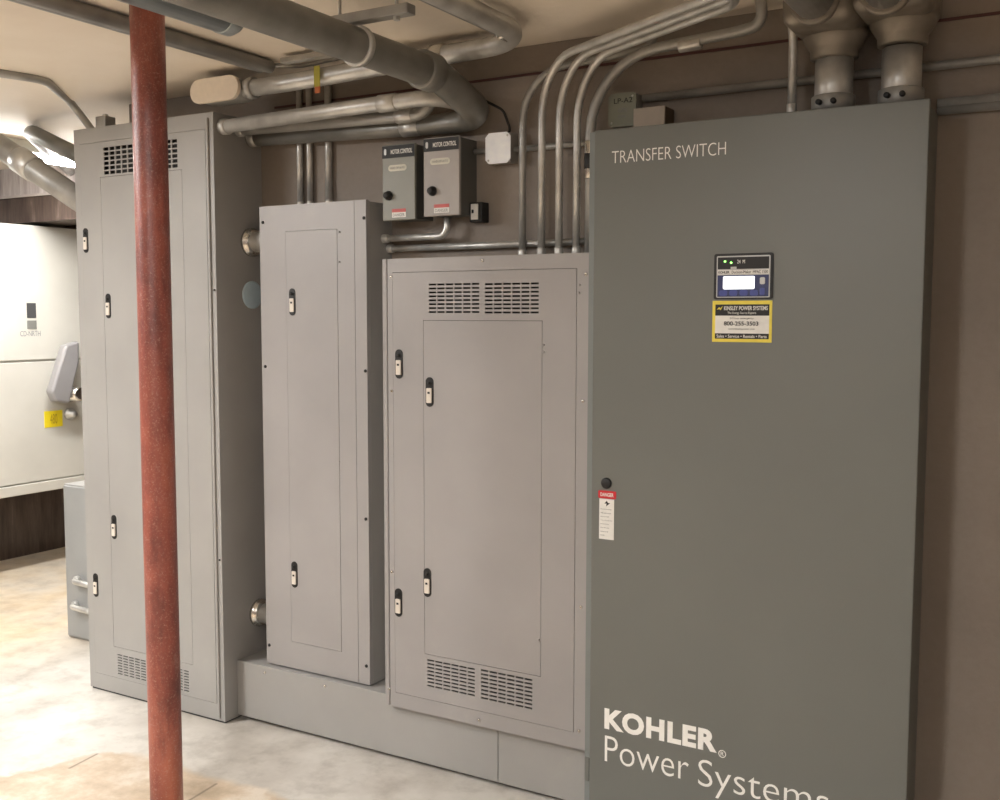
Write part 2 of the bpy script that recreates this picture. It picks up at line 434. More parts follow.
# hub nipples between cabinet 1 and panel 2
for (px, py, lab) in ((251, 241, 'short galvanised conduit nipple joining the tall cabinet to the narrow panel, upper one'), (258.5, 618, 'short galvanised conduit nipple joining the tall cabinet to the narrow panel, low above the wireway')):
    c = at(px+1, py, x=x1b+.06)
    yy = -.068 if py < 300 else -.057; zz = c.z
    t = thing('conduit_nipple', (x1b+.065, yy, zz), lab, 'conduit fitting', 'nipples between tall cabinet and narrow panel')
    MB().tube([(x1b-.001, yy, zz), (-1.43, yy, zz)], .040, GALV, 24).build('pipe', t)
    MB().ring((x1b, yy, zz), (1, 0, 0), [(0, .056), (.012, .056), (.014, .052), (.022, .052), (.03, .044)], CHROME, 24).build('locknut', t)
    MB().ring((x1b+.07, yy, zz), (1, 0, 0), [(0, .045), (.004, .05), (.05, .05), (.055, .045)], GALV, 24).build('coupling', t)

# ------------------------------------------------------------------ cabinet 2: narrow panelboard
x2a, x2b, y2, z2b, z2t = -1.441, -.931, -.161, .2445, 2.03
t = thing('narrow_panelboard', ((x2a+x2b)/2, -.08, z2b), 'narrow grey panelboard standing on the wireway between the two vented cabinets', 'electrical panel')
MB().box(x2a+.012, x2b-.001, -.004, y2+.02, z2b, z2t-.004, GREY).build('body', t)
d = rect((286.5, 231), (338, 229), (341, 652), (290.5, 641), y2)
xs = at(356, 400, y=y2).x
MB().plate(x2a, xs-.001, z2b+.002, z2t, y2, .016, GREYW, [d]).build('trim_cover', t)
MB().plate(xs+.001, x2b, z2b+.002, z2t, y2, .018, GREYW).build('hinge_strip', t)
o = MB().plate(*shrink(d, .0015), y2-.001, .004, GREYW).build('door', t)
latch(o, 292.5, 302, y2-.001); latch(o, 294.7, 574.5, y2-.001)
for px, py in ((263, 222.5), (265.5, 366.5), (269.5, 645), (364, 218), (365.5, 371), (366, 519), (366.5, 666)): screw(t, px, py, y2, BLACK, .006)
for py in (232, 262, 462): screw(t, 339.5, py, y2-.001, GREYW, .004, 'hinge_pin')

# ------------------------------------------------------------------ cabinet 3: square vented panelboard
x3a, x3b, y3, z3b, z3t = -.817, -.0205, -.2187, .215, 1.8125
t = thing('wide_panelboard', ((x3a+x3b)/2, -.11, z3b), 'wide grey panelboard with twin vent grids top and bottom, under five bent conduits', 'electrical panel')
ins = .004
b = MB(); b.box(x3a+.012, x3b-.012, -.004, y3+.05, .2425, z3t-.012, DARKIN)  # dark inside colour stands in for shade behind the vents
for q in ((x3a+.006, x3a+.010), (x3b-.010, x3b-.006)): b.box(q[0], q[1], -.004, y3+.012, .2425, z3t-.006, GREY)
b.box(x3a+.006, x3b-.006, -.004, y3+.012, z3t-.010, z3t-.006, GREY)
b.build('body', t)
od = rect((393.7, 271), (580, 269.5), (571, 733), (394, 691), y3)
MB().plate(x3a+.022, x3b, z3b, z3t, y3, .012, GREYW, [od]).build('trim_cover', t)
MB().box(x3a, x3a+.019, y3-.002, y3+.03, z3b+.001, z3t, GREYW, .003).build('edge_trim', t)
idr = rect((423.8, 320.8), (545, 320), (538.5, 675.5), (424.3, 654.5), y3)
g = []
def vent(tl, tr, br, bl, nc, nr):
    x0, x1_, z0, z1_ = rect(tl, tr, br, bl, y3); cw = (x1_-x0)/nc; rh = (z1_-z0)/nr
    return [(x0+(i+.07)*cw, x0+(i+.93)*cw, z0+(j+.27)*rh, z0+(j+.73)*rh) for i in range(nc) for j in range(nr)]
g += vent((428.3, 282.5), (480, 282), (480, 314), (428.5, 314), 6, 8)
g += vent((484.3, 282), (539.5, 281.5), (539.5, 314.5), (484.5, 314.5), 6, 8)
g1 = vent((427, 658.5), (475.5, 667), (475.5, 697.5), (427, 687), 6, 8); g2 = vent((480.5, 668.5), (533, 678), (533, 711.5), (480.5, 699), 6, 8)
# share the rows of the two lower grids
dz = sum(h[2] for h in g1)/len(g1)-sum(h[2] for h in g2)/len(g2)
g += g1+[(h[0], h[1], h[2]+dz, h[3]+dz) for h in g2]
idr = (idr[0], idr[1], max(idr[2], max(h[3] for h in g1)+.012), idr[3])
o = MB().plate(*shrink(od, .0015), y3-.001, .004, GREYW, [idr]+g).build('outer_door', t)
latch(o, 399.2, 364, y3-.001, .102, .031); latch(o, 398.7, 602.5, y3-.001, .102, .031)
o = MB().plate(*shrink(idr, .0015), y3-.001, .004, GREYW).build('inner_door', t)
latch(o, 429.8, 392, y3-.001, .102, .031); latch(o, 427.6, 582.5, y3-.001, .102, .031)
for px, py in ((391, 277), (392, 391), (392, 572), (389.5, 689), (586, 274), (583, 401), (581, 607), (579, 731), (482.5, 260.5), (479, 720)): screw(t, px, py, y3, CHROME, .0055)
for py, px in ((345, 543.6), (352, 543.6), (285, 579.5), (293, 579), (640, 539)): screw(t, px, py, y3-.001, GREYW, .004, 'hinge_pin')

# ------------------------------------------------------------------ wireway along the floor
y5, z5t, xsm = -.189, .2405, -.363
t = thing('wireway', ((x1b)/2, -.1, 0), 'long low grey wireway box on the floor beneath the two panelboards', 'wireway')
MB().box(x1b+.001, -.012, 0, y5+.006, .014, z5t-.001, GREY).build('body', t)
MB().box(x1b+.001, xsm-.0015, y5, y5+.006, .018, z5t, GREY, .0015).build('cover', t)
MB().box(xsm+.0015, -.012, y5, y5+.006, .018, z5t, GREY, .0015).build('cover', t)
MB().box(x1b+.03, -.03, -.01, y5+.03, 0, .014, DARKIN).build('toe_gap_shade', t)  # dark filler painting the shade of the toe gap
for px, py in ((265, 672.5), (325, 686)):
    screw(t, px, py, y5, CHROME, .006)

# ------------------------------------------------------------------ transfer switch
x4b, y4, z4t = .961, -.233, 2.181
t = thing('transfer_switch', (x4b/2, -.1, 0), 'large dark grey-green transfer switch cabinet with white lettering and a lit controller', 'transfer switch')
MB().box(-.014, x4b-.012, 0, y4+.024, 0, z4t-.003, GREYTS, .002).build('body', t)
MB().box(0.002, x4b, y4, y4+.021, .05, z4t, GREYTS, .003).build('door', t)
MB().box(-.017, .000, y4+.004, y4+.018, .12, .20, GREYTS, .003).build('hinge', t)
yt = y4-.0006
def tx(name, s, tl, tr, br, bl, m, **k):
    r = rect(tl, tr, br, bl, y4)
    return text(name, s, r[0], r[1], r[2], r[3], yt, m, t, **k)
LET = plain('white_lettering', (.93, .92, .88), .5)
tx('lettering', 'TRANSFER SWITCH', (612, 150.8), (726, 142.2), (726, 155), (612, 163.2), LET, bold=-.012, label='thin white lettering reading TRANSFER SWITCH')
tx('lettering', 'KOHLER', (604.3, 704.5), (717, 734), (717, 756), (604.8, 726), LET, bold=.045, spacing=1.1, label='bold white lettering reading KOHLER')
def at4(px, py): return at(px, py, y=y4)
c = at4(722.3, 753.8)
mb = MB(); n = 24
for k in range(n):
    a0, a1 = 2*math.pi*k/n, 2*math.pi*(k+1)/n
    P = [(c.x+math.cos(q)*rr, yt, c.z+math.sin(q)*rr) for q, rr in ((a0, .0095), (a1, .0095), (a1, .0118), (a0, .0118))]
    mb.add(P, [(0, 1, 2, 3)], LET)
o = mb.build('registered_mark', t); sm = o.modifiers.new('thickness', 'SOLIDIFY'); sm.thickness = .0006
text('lettering', 'R', c.x-.005, c.x+.005, c.z-.006, c.z+.006, yt, LET, t, bold=0)
# 'Power Systems': cap P spans (604.8,736)-(.,760.5)
pl = at4(605, 735.2); pb = at4(605, 760.8); e = at4(688.5, 780)
text('lettering', 'Power', pl.x, e.x, pb.z-.001, pl.z, yt, LET, t, bold=-.010, label='thin white lettering reading Power')
sa = at4(698.5, 759); e = at4(829, 802)
text('lettering', 'Systems', sa.x, e.x, sa.z-(pl.z-pb.z)*1.29, sa.z+.002, yt, LET, t, bold=-.010, label='thin white lettering reading Systems')

MB().box(-.017, 0.0005, -.004, y4+.007, .01, z4t-.004, paint('body_edge_grey', (.20, .22, .215), .4)).build('side_lip', t)
# controller
r = rect((714.3, 254.3), (773.3, 252.3), (773.3, 299), (714.6, 299.3), y4)
W, H = r[1]-r[0], r[3]-r[2]
ctrl = MB().stadium((r[0]+r[1])/2, (r[2]+r[3])/2, W, H, y4+.003, y4-.004, BLACK, 4, .006).build('controller', t)
def C(u0, u1, v0, v1, m, name, y=-.0045, lab=None, rad=None):
    x0, x1, z0, z1 = r[0]+u0*W, r[0]+u1*W, r[3]-v1*H, r[3]-v0*H
    mb = MB()
    if rad: mb.stadium((x0+x1)/2, (z0+z1)/2, x1-x0, z1-z0, y4-.003, y4+y, m, 5, rad)
    else: mb.box(x0, x1, y4+y, y4-.003, z0, z1, m)
    o = mb.build(name, ctrl)
    if lab: o['label'] = lab
    return o
C(.045, .955, .05, .965, SILV, 'bezel', -.0045, None, .004)
C(.065, .935, .08, .34, BLACK, 'indicator_strip', -.0055)
C(.065, .935, .36, .455, WHITE, 'name_strip', -.0055)
C(.065, .935, .475, .945, NAVY, 'keypad', -.0055)
C(.165, .70, .50, .78, LCD, 'screen', -.007, 'lit white screen', .004)
for k in range(4): C(.10+.175*k, .24+.175*k, .80, .925, BLUEB, 'button', -.007, None, .006)
C(.79, .875, .53, .68, SILV, 'up_button', -.007, None, .004); C(.79, .875, .76, .91, BLUEB, 'down_button', -.007, None, .004)
for u, m in ((.19, LED), (.295, LED)):
    MB().ring((r[0]+u*W, y4-.0055, r[3]-(.17 if u < .2 else .2)*H), (0, -1, 0), [(0, .0032), (.002, .0028)], m, 10).build('indicator_led', ctrl)
C(.29, .39, .29, .35, SILV, 'service_port', -.0065)
text('lettering', 'KOHLER', r[0]+.08*W, r[0]+.27*W, r[3]-.435*H, r[3]-.38*H, y4-.0058, BLACK, ctrl, bold=.03)
text('lettering', 'Decision-Maker  MPAC 1500', r[0]+.31*W, r[0]+.92*W, r[3]-.44*H, r[3]-.375*H, y4-.0058, BLACK, ctrl)
text('lettering', '24  M', r[0]+.40*W, r[0]+.53*W, r[3]-.22*H, r[3]-.14*H, y4-.0058, WHITE, ctrl)
# service sticker
r = rect((712.6, 301.3), (772.4, 300), (771.6, 341.8), (712.2, 342.6), y4); W, H = r[1]-r[0], r[3]-r[2]
st = MB().box(r[0], r[1], y4-.0010, y4+.001, r[2], r[3], YEL).build('service_sticker', t); st['label'] = 'yellow bordered service sticker with a phone number'
def S(u0, u1, v0, v1, m, name, y=-.0014):
    return MB().box(r[0]+u0*W, r[0]+u1*W, y4+y, y4-.0005, r[3]-v1*H, r[3]-v0*H, m).build(name, st)
def ST(s, u0, u1, v0, v1, m, bold=0):
    return text('lettering', s, r[0]+u0*W, r[0]+u1*W, r[3]-v1*H, r[3]-v0*H, y4-.0020, m, st, bold, .0004)
S(.05, .955, .09, .36, BLACK, 'black_band'); S(.05, .955, .36, .79, WHITE, 'white_field'); S(.05, .955, .79, .92, BLACK, 'black_band')
ST('KINSLEY POWER SYSTEMS', .20, .93, .13, .23, WHITE, .02); ST('The Energy Source Experts', .26, .74, .265, .335, WHITE)
MB().add([(r[0]+.07*W, y4-.0018, r[3]-.22*H), (r[0]+.12*W, y4-.0018, r[3]-.15*H), (r[0]+.13*W, y4-.0018, r[3]-.19*H), (r[0]+.18*W, y4-.0018, r[3]-.12*H), (r[0]+.14*W, y4-.0018, r[3]-.23*H), (r[0]+.12*W, y4-.0018, r[3]-.2*H)], [(0, 5, 4, 3, 2, 1)], YEL).build('bolt_emblem', st)
ST('24 hour emergency', .30, .70, .40, .455, BLACK); ST('800-255-3503', .20, .78, .50, .60, BLACK, .02)
ST('www.kinsleypower.com', .28, .72, .66, .71, BLACK); ST('Sales \u2022 Service \u2022 Rentals \u2022 Parts', .08, .92, .82, .895, WHITE, .01)
# black plug and danger tag
c = at4(606.6, 483.2)
MB().ring((c.x, y4, c.z), (0, -1, 0), [(-.001, .0175), (.004, .0175), (.007, .014)], BLACK, 24).build('key_plug', t)
a = at4(599, 490.7); b_ = at4(615.6, 498.7); q = rect((599.6, 499), (614.2, 499), (613.8, 539.9), (599, 538.8), y4)
dt = MB().box(q[0], q[1], y4-.001, y4+.001, q[2], q[3], WHITE).build('danger_sticker', t); dt['label'] = 'white warning strip with a red top'
MB().stadium((a.x+b_.x)/2, (a.z+b_.z)/2, b_.x-a.x+.004, a.z-b_.z+.004, y4, y4-.0015, REDL, 4, .004).build('red_header', dt)
text('lettering', 'DANGER', a.x+.006, b_.x-.006, (a.z+b_.z)/2-.006, (a.z+b_.z)/2+.006, y4-.0022, WHITE, dt, .02, .0004)
GTX = plain('grey_print', (.25, .25, .25), .6)
hh = q[3]-q[2]; ww = q[1]-q[0]
MB().add([(q[0]+.5*ww, y4-.0014, q[3]-.04*hh), (q[0]+.35*ww, y4-.0014, q[3]-.12*hh), (q[0]+.5*ww, y4-.0014, q[3]-.11*hh), (q[0]+.45*ww, y4-.0014, q[3]-.19*hh), (q[0]+.75*ww, y4-.0014, q[3]-.09*hh), (q[0]+.6*ww, y4-.0014, q[3]-.095*hh)], [(0, 1, 2, 3, 4, 5)], BLACK).build('shock_symbol', dt)
for k, (s, uu) in enumerate((('Hazardous voltage.', .75), ('Will cause severe', .7), ('injury or death.', .6), ('Turn off all power', .8), ('before servicing.', .55), ('Keep this door', .6), ('closed at all', .5), ('times.', .3))):
    z1_ = q[3]-(.24+.092*k)*hh
    text('lettering', s, q[0]+.1*ww, q[0]+(.1+uu)*ww, z1_-.03*hh, z1_, y4-.0016, GTX, dt, 0, .0004)

# ------------------------------------------------------------------ red steel column
cx, cy = -1.080, -1.0
t = thing('steel_column', (cx, cy, 0), 'round steel column with chipped red oxide paint, standing on the floor', 'column')
MB().tube([(cx, cy, .012+k*(CZ-.012)/12) for k in range(13)], .0495, REDCOL, 40).build('shaft', t)
MB().box(cx-.1, cx+.1, cy-.1, cy+.1, 0, .012, REDCOL, .003).build('base_plate', t)

# ------------------------------------------------------------------ conduits
def coupling(parent, p, ax, r, L, m=GALV, name='coupling'):
    ax = Vector(ax).normalized()
    MB().ring(Vector(p)-ax*L/2, ax, [(0, r*1.04), (.002, r*1.14), (L-.002, r*1.14), (L, r*1.04)], m, 20).build(name, parent)
def conduit(path, r, lab, R=.12, m=GALV, group=None, cps=(), n=14, cat='conduit', name='conduit', radii=None):
    pts = fillet(path, R)
    t = thing(name, tuple(pts[0]), lab, cat, group)
    MB().tube(pts, radii(pts) if radii else r, m, n).build('pipe', t)
    for c in cps: coupling(t, *c)
    return t
# five verticals from the wide panelboard
dirb = Vector((.869, -.496, 0)).normalized(); G5 = 'bent conduits rising from the wide panelboard'
descr = ['conduit rising from the wide panelboard, nearest the white cover box', 'second conduit from the white cover box rising out of the wide panelboard',
         'middle one of the five conduits rising out of the wide panelboard', 'fourth conduit rising from the wide panelboard, next to the thickest one']
ztop = z3t-.004
p = at(522.5, 215, y=-.058)
tt = conduit([(p.x, -.058, ztop), (p.x, -.058, 2.425), (.12, -.058, 2.452), (.12, -.058, CZ)], .0125, descr[0], [.17, .05], GALVD, G5,
        cps=[((p.x, -.058, ztop+.016), (0, 0, 1), .0135, .03)])
coupling(tt, (p.x, -.058, ztop+.004), (0, 0, 1), .017, .008, CHROME, 'locknut')
for k, (px, zz, R) in enumerate(((541.5, 2.440, .17), (559, 2.433, .18), (576.5, 2.426, .19))):
    p = at(px, 215, y=-.1); s = Vector((p.x, -.1, ztop)); corner = Vector((p.x, -.1, zz)); end = corner+dirb*((.565-.018*k-p.x)/dirb.x)
    tt = conduit([s, corner, end, Vector((end.x, -5.39, end.z))], .0125, descr[k+1], [R, .12], GALV, G5,
            cps=[((p.x, -.1, ztop+.016), (0, 0, 1), .0135, .03)])
    coupling(tt, (p.x, -.1, ztop+.004), (0, 0, 1), .017, .008, CHROME, 'locknut')
p = at(590.5, 200, y=-.1)
q2 = at(735, 29.5, y=-.1)
tt = conduit([(p.x-.002, -.1, ztop), (p.x-.002, -.1, 2.425), (q2.x, -.105, q2.z-.01), (q2.x+.085, -.11, q2.z), (q2.x+.085, -.13, CZ)], .0165,
        'thickest of the five conduits, bending across the wall above the transfer switch', [.24, .12, .05], GALVD, G5,
        cps=[((p.x-.002, -.1, 2.115), (0, 0, 1), .0165, .12, CHROME), ((p.x-.002, -.1, 2.11), (0, 0, 1), .0175, .05, BLACK, 'dark_label_band'), ((p.x+.33, -.104, 2.4335), (1, 0, .05), .0165, .07)])

# three conduits leaving the tall cabinet and the big one towards the viewer
G3 = 'conduits leaving the side of the tall cabinet'
zc = 2.333
tt = conduit([(x1b-.004, -.215, zc), (-.90, -.215, zc+.012), (-.585, -.215, zc+.014), (-.585, -.002, zc+.014)], .0265, 'front conduit of the three leaving the top side of the tall cabinet', .1, GALV, G3,
        cps=[((x1b+.02, -.215, zc), (1, 0, 0), .027, .03), ((-.79, -.215, zc+.0123), (1, 0, 0), .0265, .075)])
tt = conduit([(x1b-.004, -.13, zc), (-.66, -.13, zc-.022), (-.66, -.13, CZ)], .0215, 'thin middle conduit of the three leaving the top side of the tall cabinet', .08, GALVD, G3,
        cps=[((x1b+.02, -.13, zc), (1, 0, 0), .022, .03), ((-.78, -.13, zc-.018), (1, 0, 0), .0215, .07)])
pth = fillet([(x1b-.004, -.058, 2.312), (-.80, -.058, 2.288), (-.488, -.062, 2.290), (-.488, -.36, 2.378), (-.488, -5.39, 2.378)], [.3, .11, .3], 10)
def rad(pts):
    out = []
    for q in pts:
        if q.y > -.0581 and q.x < -.75: out.append(.031)
        else: out.append(max(.031, min(.050, .031+.019*max(0, min(1, ((-.058-q.y)/.16+(q.x+.75)/.25*.5))))))
    return out
t = thing('large_conduit', tuple(pth[0]), 'largest conduit, sweeping off the tall cabinet and towards the viewer under the ceiling', 'conduit')
MB().tube(pth, rad(pth), DARKC, 28).build('pipe', t)
coupling(t, (-.488, -.42, 2.378), (0, 1, 0), .053, .07, DARKC); coupling(t, (x1b+.02, -.058, 2.312), (1, 0, 0), .029, .035)
coupling(t, (-.80, -.058, 2.289), (1, 0, 0), .029, .08)
MB().ring((-.488, -.78, 2.378), (0, 1, 0), [(0, .053), (.0, .0575), (.02, .0575), (.02, .053)], GALV, 28).build('clamp', t)

# strut hanger over the large conduit
c = at(378, 19, y=-.72)
t = thing('strut_hanger', (-.46, -.77, CZ), 'short steel strut hanger with a threaded rod above the largest conduit', 'hanger')
MB().box(-.58, -.30, -.79, -.75, 2.440, 2.468, GALVD, .003).build('strut', t)
MB().tube([(-.35, -.77, 2.46), (-.35, -.77, CZ)], .005, GALV, 8).build('rod', t)
MB().tube([(-.55, -.77, 2.46), (-.55, -.77, CZ)], .005, GALV, 8).build('rod', t)
MB().ring((-.35, -.77, 2.43), (0, 0, 1), [(0, .01), (.012, .01)], GALV, 6).build('nut', t)

# second pipe beside the large conduit (bluish, nearer the viewer)
e1 = at(229, 16, z=2.366); 
t = thing('capped_pipe', (e1.x, e1.y, e1.z), 'bluish steel pipe ending beside the largest conduit, close to the viewer', 'pipe')
MB().tube([(e1.x, e1.y, 2.366), (e1.x, -5.39, 2.366)], .047, SHEET, 28).build('pipe', t)
MB().ring((e1.x, e1.y-.03, 2.366), (0, 1, 0), [(0, .048), (.002, .049), (.034, .049), (.05, .04)], SHEET, 28).build('end_cap', t)
e2 = at(262, 29, z=2.36)

# pipe A with its elbow and oval-covered fitting
zA = 2.466
lx = (at(190, 92, y=-.30).x, at(238, 91, y=-.30).x); cxl = (lx[0]+lx[1])/2; zl = at(214, 91.5, y=-.30).z
t = thing('oval_conduit_body', (cxl, -.26, zl), 'conduit body with an oval cream cover over the tall cabinet corner', 'conduit fitting')
zl += .008
MB().stadium(cxl, zl, lx[1]-lx[0]-.012, .078, -.20, -.285, GALVD, 10).build('housing', t)
MB().stadium(cxl, zl, lx[1]-lx[0], .088, -.285, -.30, CREAM, 10).build('cover', t)
MB().ring((lx[1]-.03, -.245, zl), (1, 0, 0), [(0, .030), (.03, .032), (.035, .040), (.06, .040), (.062, .034)], GALVD, 20).build('hub', t)
conduit([(lx[1]+.03, -.245, zl), (-1.2, -.245, zl), (-.21, -.245, 2.478), (-.21, -5.39, 2.478)], .031, 'bright thick conduit running from the oval-covered fitting, then bending towards the viewer', [.3, .17], GALV, None,
        cps=[((-.56, -.245, 2.473), (1, 0, .01), .031, .05, CHROME)], n=22)
c1 = at(511, 37, y=-.33); 
t = conduit([(c1.x, -.36, c1.z), (c1.x, -5.39, c1.z)], .014, 'thin conduit with a bright connector ending beside the thick bend', .1, GALVD)
coupling(t, (c1.x, -.37, c1.z), (0, 1, 0), .017, .05, CHROME, 'connector')

# ceiling conduit pair top left
a = at(270, 69, z=2.497)
for dx, lab in ((0, 'ceiling conduit beside the oval-covered fitting, brighter of a touching pair'), (-.042, 'ceiling conduit beside the oval-covered fitting, slimmer of a touching pair')):
    conduit([(a.x+dx, a.y+.0, 2.505), (a.x+dx, -5.39, 2.505)], .024 if dx == 0 else .017, lab, .1, GALVD, 'ceiling conduit pair')
conduit([(a.x-.02, a.y+.01, 2.515), (a.x+.06, a.y+.09, 2.518), (a.x+.30, a.y+.06, 2.518)], .008, 'thin cable curving along the ceiling off the conduit pair', .05, GALVD, cat='cable', name='cable')

# bracket, tag
c = at(305, 60, z=2.50)
t = thing('ceiling_bracket', tuple(c), 'small dark steel bracket under the ceiling beside the largest conduit', 'bracket')
MB().box(c.x-.10, c.x+.11, c.y-.018, c.y+.018, 2.498, 2.516, GALVD, .003).build('strut', t)
MB().ring((c.x+.05, c.y, 2.516), (0, 0, 1), [(0, .008), (.014, .008)], GALV, 6).build('bolt', t)
c = at(317, 78, y=-.285)
t = thing('hanging_tag', tuple(c), 'olive yellow paper tag with a red end hanging on the bright conduit', 'tag')
MB().box(c.x-.013, c.x+.013, c.y-.001, c.y+.001, c.z-.030, c.z+.042, OLIVE).build('strip', t)
MB().box(c.x-.009, c.x+.013, c.y-.002, c.y+.002, c.z-.052, c.z-.030, plain('orange_end', (.5, .13, .03), .6)).build('end_piece', t)

# verticals above the narrow panelboard
for k, (px, rr) in enumerate(((300.3, .012), (310, .012), (329, .014))):
    p = at(px, 190, y=-.0145)
    tt = conduit([(p.x, -.0145, z2t-.004), (p.x, -.0145, CZ)], rr, ('slim upright conduit on the narrow panelboard, next to the tall cabinet', 'slim upright conduit on the narrow panelboard, second from the tall cabinet', 'upright conduit on the narrow panelboard, apart from the close pair')[k], .1, GALV, 'upright conduits above the narrow panelboard')
    coupling(tt, (p.x, -.0145, z2t+.014), (0, 0, 1), rr*.92, .03)

# horizontal conduits
cb = at(447, 236, y=-.06)
tt = conduit([(x2b-.003, -.06, cb.z), (cb.x, -.06, cb.z), (cb.x, -.06, 1.968)], .0115, 'short conduit bending up into the speckled control box', .035, GALV)
coupling(tt, (x2b+.012, -.06, cb.z), (1, 0, 0), .014, .024)
p1 = at(440, 247, y=-.03)
tt = conduit([(x2b-.003, -.03, p1.z), (-.010, -.03, p1.z)], .0115, 'bright level conduit just above the wide panelboard', .1, GALV)
coupling(tt, (x2b+.012, -.03, p1.z), (1, 0, 0), .014, .024)
p1 = at(455, 251, y=-.02)
p1 = at(550, 146.5, y=-.02)
conduit([(-.40, -.02, p1.z), (.02, -.02, p1.z)], .010, 'thin level conduit from the white cover box to the transfer switch', .1, GALVD)
p1 = at(478, 151.5, y=-.02)
conduit([(-.56, -.02, p1.z), (-.46, -.02, p1.z)], .009, 'very short conduit between speckled control box and white cover box', .1, GALVD)
p1 = at(720, 90, y=-.02)
conduit([(at(643, 99, y=-.02).x, -.02, p1.z), (X1, -.02, p1.z)], .0125, 'long level conduit on the wall starting at the grey-green junction box', .1, GALVD)
p1 = at(970, 100.5, y=-.02); 
conduit([(.95, -.02, p1.z), (X1, -.02, p1.z)], .0125, 'upper of two close level conduits beside the transfer switch', .1, GALV, 'close level conduits beside the transfer switch')
p1 = at(970, 108, y=-.02)
conduit([(.95, -.02, p1.z), (X1, -.02, p1.z)], .0125, 'lower of two close level conduits beside the transfer switch', .1, GALVD, 'close level conduits beside the transfer switch')
p1 = at(792.5, 70, y=-.12)
tt = conduit([(p1.x, -.12, z4t-.004), (p1.x, -.12, 2.40), (p1.x, -.17, CZ)], .0125, 'slim upright conduit entering the transfer switch beside the big pipes', .1, GALV)
coupling(tt, (p1.x, -.12, z4t+.02), (0, 0, 1), .0125, .045)

# ------------------------------------------------------------------ big pipes with cast pulling elbows
for k, (px, lab) in enumerate(((834, 'big steel pipe with a cast elbow on the transfer switch, beside the slim conduit'), (901.5, 'big steel pipe with a cast elbow on the transfer switch, near its outer edge'))):
    p = at(px, 75, y=-.11); x = p.x
    t = thing('large_riser', (x, -.11, z4t), lab, 'pipe', 'big pipes on the transfer switch')
    MB().tube([(x, -.11, z4t-.004), (x, -.11, 2.345)], .052, GALV, 30).build('pipe', t)
    MB().ring((x, -.11, z4t-.001), (0, 0, 1), [(0, .060), (.052, .060), (.055, .056)], GALVD, 30).build('connector', t)
    for s in (-.024, .014):
        MB().ring((x+s, -.166, z4t+.030), (s*6, -1, 0), [(0, .008), (.014, .008), (.015, .004)], BLACK, 10).build('set_screw', t)
    el = MB()
    zl_ = 2.335 if k == 0 else 2.350
    el.ring((x, -.11, zl_), (0, 0, 1), [(0, .058), (.004, .066), (.025, .066), (.035, .074), (.055, .086), (.075, .09)], CAST, 30)
    el.box(x-.105, x+.088, -.012, -.30, zl_+.06, CZ-.005, CAST, .035)
    el.build('elbow_body', t)
    MB().ring((x-.012, -.29, 2.455), (0, -1, 0), [(0, .066), (.02, .066), (.022, .060)], CAST, 30).build('cover_ring', t)
    MB().tube([(x-.012, -.30, 2.455), (x-.012, -5.39, 2.455)], .054, GALVD, 24).build('horizontal_pipe', t)

# ------------------------------------------------------------------ wall boxes
def control_box(px0, px1, zt_, zb_, knob, lab, speck):
    yf = -.12
    a = at(px0, 180, y=yf); b_ = at(px1, 180, y=yf); x0, x1 = a.x, b_.x
    t = thing('control_box', ((x0+x1)/2, -.06, zb_), lab, 'control box', 'control boxes on the wall')
    MB().box(x0+.006, x1-.004, 0, yf+.012, zb_+.004, zt_-.004, paint('box_side_grey', (.10, .10, .09), .5)).build('body', t)
    cv = MB().box(x0, x1, yf, yf+.014, zb_, zt_, speck, .003).build('cover', t)
    W = x1-x0
    hd = MB().box(x0+.002, x1-.002, yf-.002, yf+.001, zt_-.047, zt_-.004, BLACK).build('header_plate', t)
    text('lettering', 'MOTOR CONTROL', x0+.28*W, x0+.93*W, zt_-.034, zt_-.018, yf-.0025, WHITE, hd, .02, .0004)
    MB().stadium(x0+.11*W, zt_-.025, .010, .022, yf-.001, yf-.003, SILV, 5).build('emblem', hd)
    o = MB().stadium(x0+.47*W, zt_-.083, .56*W, .022, yf+.001, yf-.0008, plain('pale_print', (.62, .60, .50), .5), 4).build('name_strip', t)
    text('lettering', 'HAND OFF AUTO', x0+.25*W, x0+.69*W, zt_-.087, zt_-.079, yf-.0012, GTX, o, 0, .0003)
    kx, kz = x0+knob[0]*W, zb_+knob[1]*(zt_-zb_)
    MB().ring((kx, yf, kz), (0, -1, 0), [(-.001, .017), (.006, .017), (.008, .0125), (.02, .0115), (.022, .009)], BLACK, 18).build('knob', t)
    s = MB().box(x0+.30*W, x0+.72*W, yf-.001, yf+.001, zb_+.010, zb_+.028, WHITE).build('warning_sticker', t); s['label'] = 'small red and white sticker'
    MB().box(x0+.30*W, x0+.72*W, yf-.0012, yf+.001, zb_+.028, zb_+.040, plain('faded_red', (.5, .09, .08), .5)).build('red_stripe', s)
    text('lettering', 'DANGER', x0+.33*W, x0+.69*W, zb_+.013, zb_+.024, yf-.0015, GTX, s, .01, .0003)
    return x0, x1
SPK = paint('speckled_reflection_grey', (.34, .31, .285), .4, .22, .2, 120)  # lighter speckle puts a reflection into the cover colour
control_box(382.3, 415, 2.222, 1.955, (.20, .33), 'plain grey-green control box with black header, nearer the tall cabinet', paint('grey_green_cover', (.22, .22, .185), .42))
cx0, cx1 = control_box(423.5, 459.3, 2.232, 1.962, (.26, .32), 'speckled light grey control box with black header, beside the white cover box', SPK)
